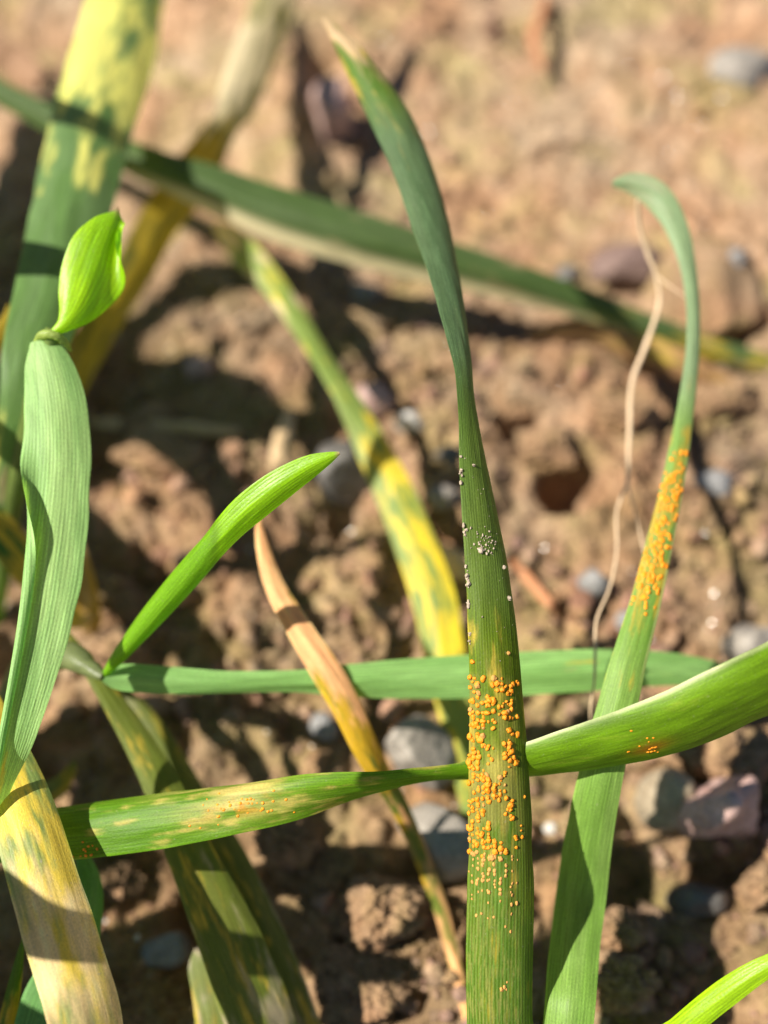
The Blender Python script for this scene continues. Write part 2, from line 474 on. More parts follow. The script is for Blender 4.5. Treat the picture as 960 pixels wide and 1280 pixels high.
ROCKS = [
    # name, label, cat, px, py, w, h, mat, facets, lump, sink, deep, rot
    ("stone", "smooth tan oval stone standing beside the pink stone", "stone", 832, 1000, 50, 82, "tan", 0, .22, .2, .8, -8),
    ("stone", "blocky pale pink stone beside the smooth tan oval stone", "stone", 903, 1012, 84, 104, "pink", 9, .45, .15, .8, 15),
    ("stone", "large pale grey stone close beside the rusted leaf blade", "stone", 550, 1052, 92, 92, "grey", 8, .25, .2, .9, 0),
    ("stone", "long mauve grey stone leaning behind the twist of the crossing leaf", "stone", 528, 945, 66, 110, "grey", 7, .25, .25, .7, 18),
    ("stone", "dark slate stone with a pale edge lying in shade below the pink stone", "stone", 872, 1125, 56, 54, "slate", 6, .12, .3, .8, 5),
    ("stone", "dark grey stone at the tip of the bright green shoot", "stone", 430, 592, 52, 74, "slate", 8, .25, .25, .9, 10),
    ("stone", "purple brown stone just behind the long pale edged leaf", "stone", 782, 338, 72, 52, "purple", 8, .3, .3, .9, 0),
    ("stone", "small bluish grey stone beside the thin pale root", "stone", 744, 730, 34, 36, "blue", 7, .25, .25, .9, 0),
    ("stone", "rounded bluish pebble lying behind the yellow tipped leaf", "stone", 455, 366, 30, 26, "blue", 5, .2, .3, .9, 0),
    ("stone", "small white pebble beside the pinkish pebble", "stone", 513, 528, 30, 26, "white", 5, .2, .25, .9, 0),
    ("stone", "pinkish pebble beside the yellow mottled leaf", "stone", 466, 503, 44, 42, "pink", 6, .3, .3, .9, 0),
    ("stone", "small grey pebble between the yellow mottled leaf and the rusted leaf", "stone", 556, 622, 34, 30, "grey", 7, .25, .3, .9, 0),
    ("stone", "dark bluish stone in deep shade beside the green folded leaf", "stone", 205, 1185, 52, 44, "blue", 8, .3, .25, .9, 0),
    ("stone", "pale upright stone behind the tip of the rusted leaf", "stone", 417, 143, 46, 66, "pink", 6, .25, .15, .9, 0),
    ("stone", "flat blue grey chip lying above the narrow green horizontal leaf", "stone", 782, 776, 26, 16, "blue", 7, .2, .3, .9, 0),
    ("stone", "grey brown stone at the end of the horizontal green leaf", "stone", 944, 808, 56, 62, "grey", 7, .3, .3, .9, 0),
    ("stone", "small blue grey pebble on the crust slab", "stone", 916, 326, 28, 22, "blue", 6, .2, .35, .9, 0),
    ("stone", "small pinkish pebble in the shaded soil by the young curled leaf", "stone", 248, 462, 34, 30, "pink", 6, .3, .25, .9, 0),
    ("stone", "tiny white pebble at the foot of the mossy clod beside the broad green leaf", "stone", 757, 1250, 26, 24, "white", 5, .2, .25, .9, 0),
    ("stone", "tiny pale bead like pebble between the rusted leaf and the green leaf", "stone", 690, 1036, 16, 16, "white", 4, .1, .2, .9, 0),
    ("stone", "pale grey stone half buried along the far soil crack", "stone", 930, 88, 70, 34, "grey", 7, .3, .4, .9, 0),
    ("stone", "small dark pebble beside the brown clod", "stone", 560, 570, 26, 22, "slate", 7, .3, .35, .9, 0),
    ("stone", "slate blue chip lying in the shadow line beside the slender arching leaf", "stone", 895, 605, 40, 18, "blue", 7, .2, .35, .9, 0),
    ("stone", "small dark pebble touching the long pale edged leaf", "stone", 707, 345, 26, 22, "slate", 7, .3, .3, .9, 0),
    ("stone", "grey pebble under the withered leaf", "stone", 405, 910, 30, 36, "blue", 7, .3, .3, .9, 0),
    ("soil_clod", "pale earth clod perched at the edge of a dark pit", "clod", 690, 560, 66, 46, None, 10, .7, .3, .9, 0),
    ("soil_clod", "dark brown clod beside the rusted leaf's twist", "clod", 640, 512, 74, 56, None, 9, .6, .3, .9, 0),
    ("soil_clod", "cream coloured clod behind the thin pale root", "clod", 784, 516, 58, 48, None, 9, .6, .3, .9, 0),
    ("soil_clod", "flat pinkish clod with a lit top in the shade", "clod", 200, 566, 84, 32, None, 8, .5, .3, .9, 0),
    ("soil_clod", "small orange tan clod lying on the flat pinkish clod's far side", "clod", 190, 532, 54, 28, None, 8, .5, .3, .9, 0),
    ("soil_clod", "crumbly mossy clod beside the rusted leaf's base", "clod", 470, 1140, 90, 90, None, 8, .8, .3, .9, 20),
    ("soil_clod", "low mossy clod beside the crumbly clod's foot", "clod", 455, 1232, 110, 56, None, 8, .8, .35, .9, 0),
    ("soil_clod", "rough tan clod by the edge of the broad green leaf", "clod", 768, 1162, 50, 54, None, 8, .8, .3, .9, 0),
    ("soil_clod", "mossy clod with a white pebble at its foot", "clod", 778, 1228, 76, 66, None, 8, .8, .3, .9, 0),
    ("soil_clod", "mossy tan clod under the crossing leaf behind the pink stone", "clod", 892, 945, 110, 70, None, 8, .7, .3, .9, 0),
    ("soil_clod", "rounded tan clod just below the blocky pink stone", "clod", 956, 1110, 50, 80, None, 8, .7, .3, .9, 0),
    ("soil_clod", "sunlit clod in front of the narrow olive leaf", "clod", 145, 1100, 46, 52, None, 8, .7, .3, .9, 0),
    ("soil_clod", "sunlit crumbly mound between the crossing leaf and the withered leaf", "clod", 360, 1045, 70, 56, None, 8, .8, .35, .9, 0),
    ("soil_clod", "reddish crust lump behind the broad yellowing leaf", "clod", 150, 760, 40, 44, None, 8, .7, .3, .9, 0),
    ("soil_clod", "pinkish clod just above the base of the bright green shoot", "clod", 150, 815, 60, 44, None, 8, .6, .3, .9, 0),
    ("soil_clod", "earth clod between the thin rusted leaf and the dark shadow line", "clod", 905, 505, 70, 44, None, 8, .6, .35, .9, 0),
    ("soil_clod", "flat crust flake raised at its near edge above a dark hollow", "clod", 885, 368, 130, 44, None, 12, .35, .3, 1.4, 0),
    ("soil_clod", "crumbly lump beside the small bluish grey stone", "clod", 800, 690, 48, 34, None, 8, .7, .35, .9, 0),
    ("soil_clod", "earth lump at the yellow mottled leaf's edge above the withered leaf", "clod", 575, 655, 46, 40, None, 8, .7, .35, .9, 0),
]
for i, (nm, lab, cat, px, py, w, h, m, fc, lp, sk, dp, rt) in enumerate(ROCKS):
    rock(nm, lab, cat, px, py, w, h, STONE[m] if m else M_SOIL, 100 + i * 7, fc, lp, sk, dp, rt,
         group="stones on the soil" if nm == "stone" else "clods on the soil")

def crumbs(name, label, cat, n, rmin, rmax, mat, seed, base, ylo=-0.005, yhi=0.23, sink=.3):
    r = np.random.default_rng(seed)
    bv, bf = base
    shapes = [rock_shape(900 + k, 7, .6, base)[0] for k in range(12)]
    x = r.uniform(-0.085, 0.105, n * 3); y = r.uniform(ylo, yhi, n * 3)
    dens = fbm(x * 35, y * 35, seed=seed, octaves=3) * (1.25 - .55 * sstep(.1, .17, y))
    keep = np.where(r.uniform(0, 1, n * 3) < sstep(.35, .75, dens))[0][:n]
    V, F, C = [], [], []
    off = 0
    for q, k in enumerate(keep):
        s = rmin + (rmax - rmin) * r.uniform() ** 3.2
        v = shapes[q % 12] * s * r.uniform(.65, 1.2, 3)
        a = r.uniform(0, 6.28); ca, sa = math.cos(a), math.sin(a)
        v = np.stack([v[:, 0] * ca - v[:, 1] * sa, v[:, 0] * sa + v[:, 1] * ca, v[:, 2]], -1)
        v += np.array([x[k], y[k], float(gz_at(x[k], y[k])) + s * (1 - 2 * sink) * .8])
        V.append(v); F.append(bf + off); off += len(v)
        t = .87 * r.uniform(.75, 1.3) * np.array([1, r.uniform(.9, 1.06), r.uniform(.85, 1.15)])
        C.append(np.tile(t, (len(v), 1)))
    o = link_mesh(name, np.concatenate(V), np.concatenate(F), mat, colors=np.concatenate(C))
    return tag(o, label, cat, kind="stuff")

crumbs("soil_crumbs", "loose tan soil crumbs scattered over the crusted ground", "soil crumbs", 4200, .0003, .0020, M_SOIL, 55, ICO2)
crumbs("soil_grit", "fine soil grit sprinkled between the crumbs", "soil grit", 14000, .0002, .0006, M_SOIL, 56, ICO1)
crumbs("quartz_grit", "sparse shiny quartz grit on the soil", "quartz grit", 220, .0002, .0005, M_QUARTZ, 57, ICO2, sink=.2)

def glints():
    """flat wet grain faces that catch the sun"""
    r = np.random.default_rng(77)
    spots = [(785, 85), (873, 106), (902, 122), (680, 685), (704, 477), (940, 628), (890, 778), (892, 742), (365, 326), (535, 165), (690, 745), (846, 120),
             (505, 375), (480, 50), (745, 60), (640, 130), (345, 1025), (480, 1108), (455, 1160), (820, 1040), (850, 985), (560, 430), (610, 270), (720, 420)]
    for k in range(26): spots.append((r.uniform(340, 950), r.uniform(20, 860)))
    V, F, off = [], [], 0
    a = np.linspace(0, 2 * math.pi, 8, endpoint=False)
    for px, py in spots:
        g = G(px, py); z = float(gz_at(g[0], g[1])); g = G(px, py, z + .0004)
        h = SUN + (CAM - g) / np.linalg.norm(CAM - g); h /= np.linalg.norm(h)
        t = np.cross(h, [0, 1, .1]); t /= np.linalg.norm(t); b = np.cross(h, t)
        rad = r.uniform(.00004, .00012)
        h = h + r.normal(size=3) * .02; h /= np.linalg.norm(h)
        rr = rad * r.uniform(.7, 1.2, 8)
        ring = (np.cos(a) * rr)[:, None] * t + (np.sin(a) * rr)[:, None] * b
        top = g + ring; bot = g + ring * 1.5 - h * rad * 2
        V.append(np.concatenate([top, bot]))
        for k in range(1, 7): F.append((off, off + k, off + k + 1))
        for k in range(8):
            n = (k + 1) % 8
            F.append((off + k, off + 8 + k, off + 8 + n)); F.append((off + k, off + 8 + n, off + n))
        off += 16
    m, nt, bs = new_mat("wet_quartz")
    bs.inputs["Base Color"].default_value = (.30, .28, .25, 1)
    bs.inputs["Roughness"].default_value = 0.2
    bs.inputs["Specular IOR Level"].default_value = 0.6
    o = link_mesh("wet_quartz_grains", np.concatenate(V), np.array(F), m, smooth=False)
    tag(o, "scattered wet quartz grains glinting in the sun", "quartz grains", kind="stuff")
glints()

# ------------------------------------------------------------------ wheat leaves
GREEN = np.array([.155, .270, .045])
BRIGHT = np.array([.38, .70, .008])
YELLOW = np.array([.52, .38, .045]); DRYC = np.array([.50, .36, .21]); BROWN = np.array([.26, .13, .05])

def catmull(pts, t):
    """pts (n,k), t in 0..n-1"""
    n = len(pts)
    i = np.clip(np.floor(t).astype(int), 0, n - 2); f = (t - i)[:, None]
    p0 = pts[np.clip(i - 1, 0, n - 1)]; p1 = pts[i]; p2 = pts[i + 1]; p3 = pts[np.clip(i + 2, 0, n - 1)]
    return 0.5 * (2 * p1 + (p2 - p0) * f + (2 * p0 - 5 * p1 + 4 * p2 - p3) * f ** 2 + (3 * p1 - p0 - 3 * p2 + p3) * f ** 3)

def blade(name, ctrl, green=GREEN, mat=None, camber=25, fold=0, curl_l=0, curl_r=0, ribs=13, rib_h=0.035, seed=0,
          yscale=1.0, yellow=YELLOW, dry=DRYC, parent=None, green2=None, nu=49, step=0.35, wob=0.25, edge_dry=0.0, tint_fn=None, world=False):
    """ctrl rows: px, py, depth_mm, width_px, roll_deg, yellow 0-1, dry 0-1  [, camber, fold, curl_l, curl_r]"""
    mat = mat or M_LEAF
    rows = []
    for c in ctrl:
        c = list(c)
        ex = [camber, fold, curl_l, curl_r]
        c = c[:7] + [c[7 + k] if len(c) > 7 + k else ex[k] for k in range(4)]
        p = c[:3] if world else P(c[0], c[1], c[2])
        rows.append([*p, c[3] if world else c[3] / FPX * c[2] / 1000, *c[4:]])
    rows = np.array(rows, float)
    seg = np.linalg.norm(np.diff(rows[:, :3], axis=0), axis=1)
    L = seg.sum()
    nv = int(max(24, min(360, L * 1000 / step)))
    cum = np.concatenate([[0], np.cumsum(seg)])
    s = np.linspace(0, L, nv)
    t = np.interp(s, cum, np.arange(len(rows)))
    pos = catmull(rows[:, :3], t)
    prm = catmull(rows[:, 3:], t)
    w = np.maximum(prm[:, 0], 0.0002)
    roll = np.radians(prm[:, 1]); yel = np.clip(prm[:, 2], 0, 1); dr = np.clip(prm[:, 3], 0, 1)
    cam_, fold_, cl, cr = (np.radians(prm[:, k]) for k in (4, 5, 6, 7))
    sm = s * 1000
    # small natural waviness
    pos = pos + (np.stack([vnoise(sm / 11 + k * 9, sm * 0 + seed + k * 5.1) - .5 for k in range(3)], -1)) * wob * 0.0012
    T = np.gradient(pos, axis=0); T /= np.linalg.norm(T, axis=1)[:, None]
    V = (np.tile(SUN, (nv, 1)) if world else CAM - pos); V /= np.linalg.norm(V, axis=1)[:, None]
    n0 = V - T * (V * T).sum(1)[:, None]; n0 /= np.linalg.norm(n0, axis=1)[:, None]
    b0 = np.cross(T, n0)
    roll = roll + np.radians((vnoise(sm / 14, sm * 0 + seed + 40.) - .5) * 14 * wob)
    nn = n0 * np.cos(roll)[:, None] + b0 * np.sin(roll)[:, None]
    bb = np.cross(T, nn)
    # cross profile: arc-length param q in -1..1; slope angle integrates to the section shape
    q = np.linspace(-1, 1, nu)
    ang = cam_[:, None] * q[None] + fold_[:, None] * np.tanh(q * 9)[None]
    ang = ang + cr[:, None] * sstep(.25, 1, q)[None] - cl[:, None] * sstep(.25, 1, -q)[None]
    da = np.cos(ang); db = -np.sin(ang)
    dq = q[1] - q[0]
    A = np.cumsum((da[:, 1:] + da[:, :-1]) / 2 * dq, axis=1); A = np.concatenate([np.zeros((nv, 1)), A], 1)
    B = np.cumsum((db[:, 1:] + db[:, :-1]) / 2 * dq, axis=1); B = np.concatenate([np.zeros((nv, 1)), B], 1)
    mid = nu // 2
    A -= A[:, mid:mid + 1]; B -= B[:, mid:mid + 1]
    # ribs + margin wobble
    rib = (np.abs(np.cos(q * ribs * math.pi / 2)) ** 1.5)[None] * rib_h * .5 / 1000 * (.3 + 1.4 * vnoise(sm[:, None] / 8, q[None] * ribs * .6 + 0 * sm[:, None], seed=seed + 5))
    rib = rib * np.minimum(1, w / 0.004)[:, None]
    hw = (w / 2)[:, None]
    edge = 1 + (vnoise(sm / 3.5, sm * 0 + seed + 3.3) - .5)[:, None] * 0.05 * np.abs(q)[None] ** 3
    und = (fbm(sm[:, None] / 9 + q[None] * .7, q[None] * 1.6 + seed + 0 * sm[:, None], seed=seed, octaves=2) - .5) * 0.00035
    a = A * hw * edge; bz = B * hw + rib + und * np.minimum(1, w / .005)[:, None]
    # rib relief follows the local slope only along the normal
    vert = pos[:, None, :] + bb[:, None, :] * a[..., None] + nn[:, None, :] * bz[..., None]
    # colours of the tissue itself
    S2 = sm[:, None] + 0 * q[None]; U = (w * 500)[:, None] * q[None]   # mm
    g2 = green * np.array([.82, .9, .7]) if green2 is None else green2
    n1 = fbm(S2 / 14 + seed, U / 2.2 + 5, seed=seed + 1, octaves=3)
    c = green + (g2 - green) * sstep(.3, .7, n1)[..., None]
    stripe = (np.abs(np.cos(q * ribs * math.pi / 2)) ** 2)[None, :, None]
    c = c * (0.86 + 0.26 * stripe * (.4 + 1.2 * vnoise(S2 / 6, U / .5, seed=seed + 3)[..., None]))
    n2 = fbm(S2 / (5 * yscale) + seed * 3, U / (1.1 * yscale) + 2, seed=seed + 7, octaves=4, gain=.6)
    ym = sstep(0.62, 1.12, yel[:, None] + (n2 - .5) * 1.7 + .35 * (yel[:, None] > .02))
    ym = np.where(yel[:, None] < .02, 0, ym)
    c = c + (yellow * (0.75 + .5 * n1[..., None]) - c) * ym[..., None] * .92
    n3 = fbm(S2 / (7 * yscale) + 31 + seed, U / (1.6 * yscale) + 9, seed=seed + 17, octaves=4, gain=.6)
    e = edge_dry * sstep(.7, 1.0, np.abs(q))[None]
    dm = sstep(0.60, 1.12, dr[:, None] + e + (n3 - .5) * 1.5 + .25 * (dr[:, None] > .02))
    dm = np.where(dr[:, None] + e < .02, 0, dm)
    dcol = dry * (0.6 + .8 * n2[..., None])
    c = c + (dcol - c) * dm[..., None]
    # pale thin margin
    mg = sstep(.93, 1.0, np.abs(q))[None, :, None]
    c = c * (1 + .35 * mg)
    if tint_fn is not None:
        c = tint_fn(c, sm, q, U, vert)
    o = link_mesh(name, vert.reshape(-1, 3), grid_faces(nv, nu), mat, parent=parent,
                  colors=np.clip(c, 0.004, .9).reshape(-1, 3), uv=np.stack([(U / 1000), S2 / 1000], -1).reshape(-1, 2))
    return o, dict(vert=vert, nn=nn, s=sm, w=w, T=T, nv=nv, nu=nu, q=q)

def rot_to(nrm, tan):
    n = nrm / np.linalg.norm(nrm); t = tan - n * (tan @ n); t /= np.linalg.norm(t)
    return np.stack([np.cross(t, n), t, n], 1)     # columns x, y(along leaf), z(normal)

def surf(info, i, u):
    """point, normal, tangent on the blade at row i and cross position u 0..1"""
    v = info["vert"]; nu = info["nu"]
    uf = float(np.clip(u * (nu - 1), 1, nu - 2.001)); j = int(uf); fu = uf - j
    vf = float(np.clip(i + random.uniform(-.5, .5), 1, info["nv"] - 2.001)); i = int(vf); fv = vf - i
    p = (v[i, j] * (1 - fu) + v[i, j + 1] * fu) * (1 - fv) + (v[i + 1, j] * (1 - fu) + v[i + 1, j + 1] * fu) * fv
    du = v[i, j + 1] - v[i, j - 1]; dv = v[i + 1, j] - v[i - 1, j]
    n = np.cross(du, dv); n /= np.linalg.norm(n)
    if n @ (CAM - p) < 0: n = -n
    return p, n, dv / np.linalg.norm(dv)

def pixels_y(info):
    m = info["vert"][:, info["nu"] // 2]
    d = m - CAM
    return 640 - (d @ UP) / (d @ FWD) * FPX

# --- the rusted leaf in focus
main_ctrl = [
    (642, 1640, 121, 40, 0, 0, 0), (640, 1500, 117, 78, 4, 0, 0), (627, 1280, 113, 97, 6, .05, 0),
    (629, 1100, 112.5, 96, 10, .12, 0), (628, 960, 112.5, 88, 14, .25, 0), (624, 840, 112.5, 78, 18, .12, 0), (619, 740, 113, 74, 28, .04, 0),
    (611, 650, 113.5, 70, 42, 0, 0), (601, 570, 114, 60, 55, 0, 0), (591, 500, 115, 52, 68, 0, 0), (584, 440, 117, 54, 64, 0, 0),
    (566, 350, 121, 62, 50, 0, 0), (534, 240, 127, 66, 34, 0, 0),
    (495, 150, 132, 62, 24, .1, .1), (448, 75, 136, 42, 18, .3, .45), (418, 38, 138, 20, 14, .4, .8), (402, 22, 139, 4, 10, .4, .9)]

def main_tint(c, sm, q, U, vert):
    d = vert - CAM
    py = 640 - (d @ UP) / (d @ FWD) * FPX
    # pale chlorotic dashes between the veins on the lower blade
    u = (q[None] + 1) / 2 + 0 * sm[:, None]
    vein = np.abs(np.cos(q * 21 * math.pi / 2))[None] ** 3 * sstep(.95, .7, u) * sstep(900, 1100, py)
    c = c + (np.array([.15, .26, .05]) - c) * (vein * .7)[..., None]
    dash = sstep(.52, .66, fbm(sm[:, None] / 1.1, U / .16, seed=301, octaves=2))
    band = sstep(1055, 1110, py) * sstep(.86, .66, u) * (.55 + .45 * sstep(1150, 1270, py))
    c = c + (np.array([.30, .29, .075]) - c) * (dash * band * .6)[..., None]
    # tissue round the pustules is yellowish olive
    halo = sstep(790, 860, py) * sstep(1090, 1040, py) * sstep(.95, .6, u)
    n = fbm(sm[:, None] / 2.4, U / 1.0, seed=302, octaves=3)
    c = c + (np.array([.27, .25, .055]) - c) * (halo * sstep(.3, .65, n) * .75)[..., None]
    yl = np.exp(-((py - 960) / 26) ** 2 - ((u - .42) / .14) ** 2)
    c = c + (np.array([.55, .47, .10]) - c) * (yl * .75)[..., None]
    # darker grey-green on the upper, twisted part
    top = sstep(560, 420, py)
    c = c + (np.array([.09, .15, .082]) * (0.8 + .4 * n[..., None]) - c) * (top * sstep(70, 190, py) * .8)[..., None]
    mid_ = sstep(820, 720, py) * (1 - top)
    c = c + (np.array([.12, .19, .045]) - c) * (mid_ * .6)[..., None]
    return c

main, mi = blade("wheat_leaf", main_ctrl, np.array([.085, .175, .008]), green2=np.array([.115, .18, .006]), camber=46, fold=4, ribs=21, rib_h=.05, seed=1, nu=97, step=.34, tint_fn=main_tint, wob=.12)
tag(main, "twisted green wheat leaf with a dense patch of bright orange rust pustules", "leaf", "wheat leaves")

pv, pf = ICO2
pust_meshes = []
for k in range(8):
    r = np.random.default_rng(500 + k)
    v = pv * np.array([.95, 1.02, .78])
    v = v * (1 + 1.0 * (fbm(pv[:, 0] * 1.4 + k * 5, pv[:, 1] * 1.4, pv[:, 2] * 1.4, seed=k, octaves=3)[:, None] - .5))
    for m, tagm in ((M_RUST, "o"), (M_RUST2, "f")):
        ob = link_mesh("rust_pustule", v, pf, m)
        pust_meshes.append((tagm, ob.data)); bpy.data.objects.remove(ob)
BRT = [d for t, d in pust_meshes if t == "o"]; FAD = [d for t, d in pust_meshes if t == "f"]

PY = pixels_y(mi)
def row_at(py):
    return int(np.argmin(np.abs(PY[20:] - py))) + 20

def add_pustule(info, parent, i, u, size, data, lift=.15):
    p, n, t = surf(info, i, u)
    o = bpy.data.objects.new("rust_pustule", data)
    col.objects.link(o); o.parent = parent
    M = rot_to(n, t)
    from mathutils import Matrix
    m4 = Matrix([[*M[0], 0], [*M[1], 0], [*M[2], 0], [0, 0, 0, 1]])
    o.matrix_local = Matrix.Translation(Vector(p + n * size * lift)) @ m4 @ Matrix.Rotation(random.uniform(-.6, .6), 4, 'Z') @ Matrix.Diagonal(
        (size * random.uniform(.8, 1.15), size * random.uniform(.8, 1.25), size * random.uniform(.7, 1.1), 1))
    return o

pr = np.random.default_rng(21)
placed = []
tries = 0
while len(placed) < 285 and tries < 20000:
    tries += 1
    py = pr.uniform(822, 1075); u = pr.uniform(.0, .84)
    lane = round(u * 13) / 13 + pr.normal() * .012
    u = float(np.clip(lane, .015, .86))
    dens = fbm(np.array([py / 26.]), np.array([u * 6.5]), seed=61, octaves=2)[0]
    k = sstep(.40, .60, dens)
    k *= 1 if u < .70 else .18
    if u < .16: k = max(k, .72)
    if py < 850: k *= .45
    hole = math.exp(-((py - 958) / 20) ** 2 - ((u - .40) / .14) ** 2)
    k *= 1 - .95 * hole
    if py > 1060: k *= .6
    if pr.uniform() > k: continue
    i = row_at(py)
    p, n, t = surf(mi, i, u)
    sz = float(np.clip(pr.normal(.00023, .00006), .00013, .00037))
    if any(np.linalg.norm(p - a) < (sz + b) * .5 for a, b in placed): continue
    placed.append((p, sz))
    faded = (py > 1068) or (py < 850 and u > .3 and pr.uniform() < .6) or pr.uniform() < .04
    add_pustule(mi, main, i, u, sz, (FAD if faded else BRT)[int(pr.integers(8))])
# --- soil grains stuck to the rusted leaf
V, F, C = [], [], []
off = 0
gv = [rock_shape(700 + k, 7, .9, ICO1)[0] for k in range(6)]
gr = np.random.default_rng(5)
def grain_at(py, u, s):
    global off
    p, n, t = surf(mi, row_at(py), u)
    v = gv[int(gr.integers(6))] * s * gr.uniform(.6, 1.25, 3) + p + n * s * .25
    V.append(v); F.append(ICO1[1] + off); off += len(v)
for k in range(40):
    grain_at(gr.choice([575, 592, 600, 655, 660, 705, 716, 720, 725, 752, 790, 800, 812]) + gr.normal() * 5, .012 + abs(gr.normal()) * .02, gr.uniform(.00009, .00026))
for k in range(42):
    grain_at(678 + gr.normal() * 8, .42 + gr.normal() * .10, gr.uniform(.00006, .00016))
for k in range(30):
    grain_at(gr.uniform(560, 830), gr.uniform(.05, .9), gr.uniform(.00003, .00007))
for py, u, s in ((688, .28, .00036), (690, .40, .0002), (711, .75, .00022), (750, .80, .00026), (582, .3, .00022), (773, .25, .00016), (716, .03, .00036), (722, .05, .00034), (653, .02, .0003)):
    grain_at(py, u, s)
tag(link_mesh("soil_grains", np.concatenate(V), np.concatenate(F), M_GRAIN, smooth=False),
    "pale soil grains stuck along the twisted rusted leaf", "soil grains", kind="stuff")

def speckle(info, parent, spots, n, mat_data, size, seed, name="rust_pustules"):
    """small pustules too fine to pick apart: one joined part"""
    r = np.random.default_rng(seed)
    v0 = np.empty(len(mat_data[0].vertices) * 3, dtype=np.float32)
    V, F, off = [], [], 0
    pyv = None
    for k in range(n):
        i, u = spots(r)
        p, nr, t = surf(info, i, u)
        md = mat_data[int(r.integers(len(mat_data)))]
        md.vertices.foreach_get("co", v0)
        s = size * r.uniform(.6, 1.3)
        v = (v0.reshape(-1, 3) * np.array([s, s * 1.3, s * .8])) @ rot_to(nr, t).T + p
        V.append(v); F.append(ICO2[1] + off); off += len(v)
    o = link_mesh(name, np.concatenate(V), np.concatenate(F), mat_data[0].materials[0], parent=parent)
    o["kind"] = "stuff"
    return o

def faded_spots(r):
    if r.uniform() < .05:
        return row_at(1234 + r.normal() * 3), .55 + r.normal() * .03
    return row_at(1066 + abs(r.normal()) * 42), float(np.clip(round(r.uniform(.03, .72) * 13) / 13 + r.normal() * .008, .02, .8))
speckle(mi, main, faded_spots, 90, FAD, .00015, 9, "faded_pustules")

# --- thin arching leaf at the right
r_ctrl = [
    (676, 1560, 124, 30, 0, 0, 0), (690, 1440, 117, 56, -4, 0, 0), (708, 1280, 114.8, 66, -8, 0, 0), (715, 1200, 118.5, 66, -8, 0, 0), (725, 1120, 123, 66, -6, 0, 0), (737, 1045, 120.5, 62, -2, 0, 0), (754, 960, 117.5, 58, 0, 0, 0),
    (784, 840, 119.5, 48, 5, .05, 0), (812, 740, 122.5, 39, 8, .45, 0), (832, 650, 125.5, 33, 10, .5, 0), (848, 570, 128, 28, 14, .4, 0), (860, 500, 130.5, 23, 20, .1, 0),
    (868, 420, 133, 20, 30, 0, 0), (864, 345, 135.5, 22, 30, 0, 0), (848, 285, 137.5, 30, 20, 0, .1), (822, 245, 139, 36, 5, .1, .5), (792, 229, 140, 28, -5, .1, .8), (766, 229, 140.5, 8, -5, .2, .6)]
def r_tint(c, sm, q, U, vert):
    d = vert - CAM
    py = 640 - (d @ UP) / (d @ FWD) * FPX
    top = sstep(560, 450, py) * .85
    c = c + (np.array([.24, .34, .20]) - c) * top[..., None]
    mg = (np.abs(q - .9) < .1)[None, :, None] * sstep(880, 820, py)[..., None] * (1 - top)[..., None]
    return c + (np.array([.35, .42, .16]) - c) * mg * .8
rleaf, ri = blade("wheat_leaf", r_ctrl, np.array([.21, .36, .075]), camber=18, fold=10, ribs=15, seed=2, tint_fn=r_tint, yscale=.7, wob=.15)
tag(rleaf, "slender wheat leaf arching over at its tip with faint orange rust streaks", "leaf", "wheat leaves")
RY = pixels_y(ri)
def r_spots(r):
    py = np.clip(r.choice([600, 640, 690, 735]) + r.normal() * 20, 555, 770)
    return int(np.argmin(np.abs(RY[30:] - py))) + 30, float(np.clip(.45 + r.normal() * .24, .08, .92))
speckle(ri, rleaf, r_spots, 150, BRT, .00022, 3)

# --- crossing leaf
x_ctrl = [
    (-60, 1065, 124, 40, 0, .0, 0), (40, 1042, 119, 68, -6, .05, 0), (110, 1034, 117.5, 78, -6, .05, 0), (220, 1020, 115.5, 76, -4, .16, 0), (310, 1007, 114.5, 66, 0, .2, 0),
    (385, 998, 114, 64, 32, .35, 0), (440, 990, 114.5, 58, 56, .05, 0), (500, 981, 115.5, 52, 68, .2, 0), (545, 974, 117, 50, 76, .3, 0), (600, 968, 117.5, 60, 70, .2, 0),
    (680, 958, 114.5, 84, 60, .15, 0), (760, 942, 112.5, 106, 56, .12, 0), (850, 915, 110.5, 120, 54, .05, 0), (960, 868, 108.5, 130, 52, 0, 0), (1080, 820, 111, 110, 40, 0, 0),
    (1230, 830, 122, 50, 0, .0, 0)]
def x_tint(c, sm, q, U, vert):
    d = vert - CAM
    px = 480 + (d @ RIGHT) / (d @ FWD) * FPX
    z = sstep(560, 640, px)
    n = fbm(sm[:, None] / 4, U / .7, seed=401, octaves=3)
    lime = np.array([.13, .25, .005]) * (0.55 + .9 * n[..., None])
    c = c + (lime - c) * (z * .8)[..., None]
    spot = np.exp(-((px - 812) / 22) ** 2 - ((q[None] - .25) / .22) ** 2)
    c = c + (np.array([.50, .17, .012]) - c) * (spot * .8)[..., None]
    sunlit_rim = sstep(-.86, -.97, q)[None] * z * (.5 + .5 * sstep(.35, .6, n))  # sunlit look of the curled upper edge, painted pale into the leaf colour
    c = c + (np.array([.62, .66, .36]) - c) * (sunlit_rim * .85)[..., None]
    cream = sstep(-.25, -.75, q)[None] * np.exp(-((px - 270) / 62) ** 2) + .7 * np.exp(-((px - 300) / 60) ** 2 - ((q[None] + .1) / .55) ** 2)
    c = c + (np.array([.62, .50, .16]) * (.6 + .8 * n[..., None]) - c) * np.clip(cream * sstep(.2, .6, n), 0, .85)[..., None]
    hot = np.exp(-((px - 310) / 48) ** 2 - (q[None] / .35) ** 2) * sstep(.5, .68, fbm(sm[:, None] / 1.3, U / .8, seed=402, octaves=2))
    return c + (np.array([.62, .27, .02]) - c) * (hot * .7)[..., None]
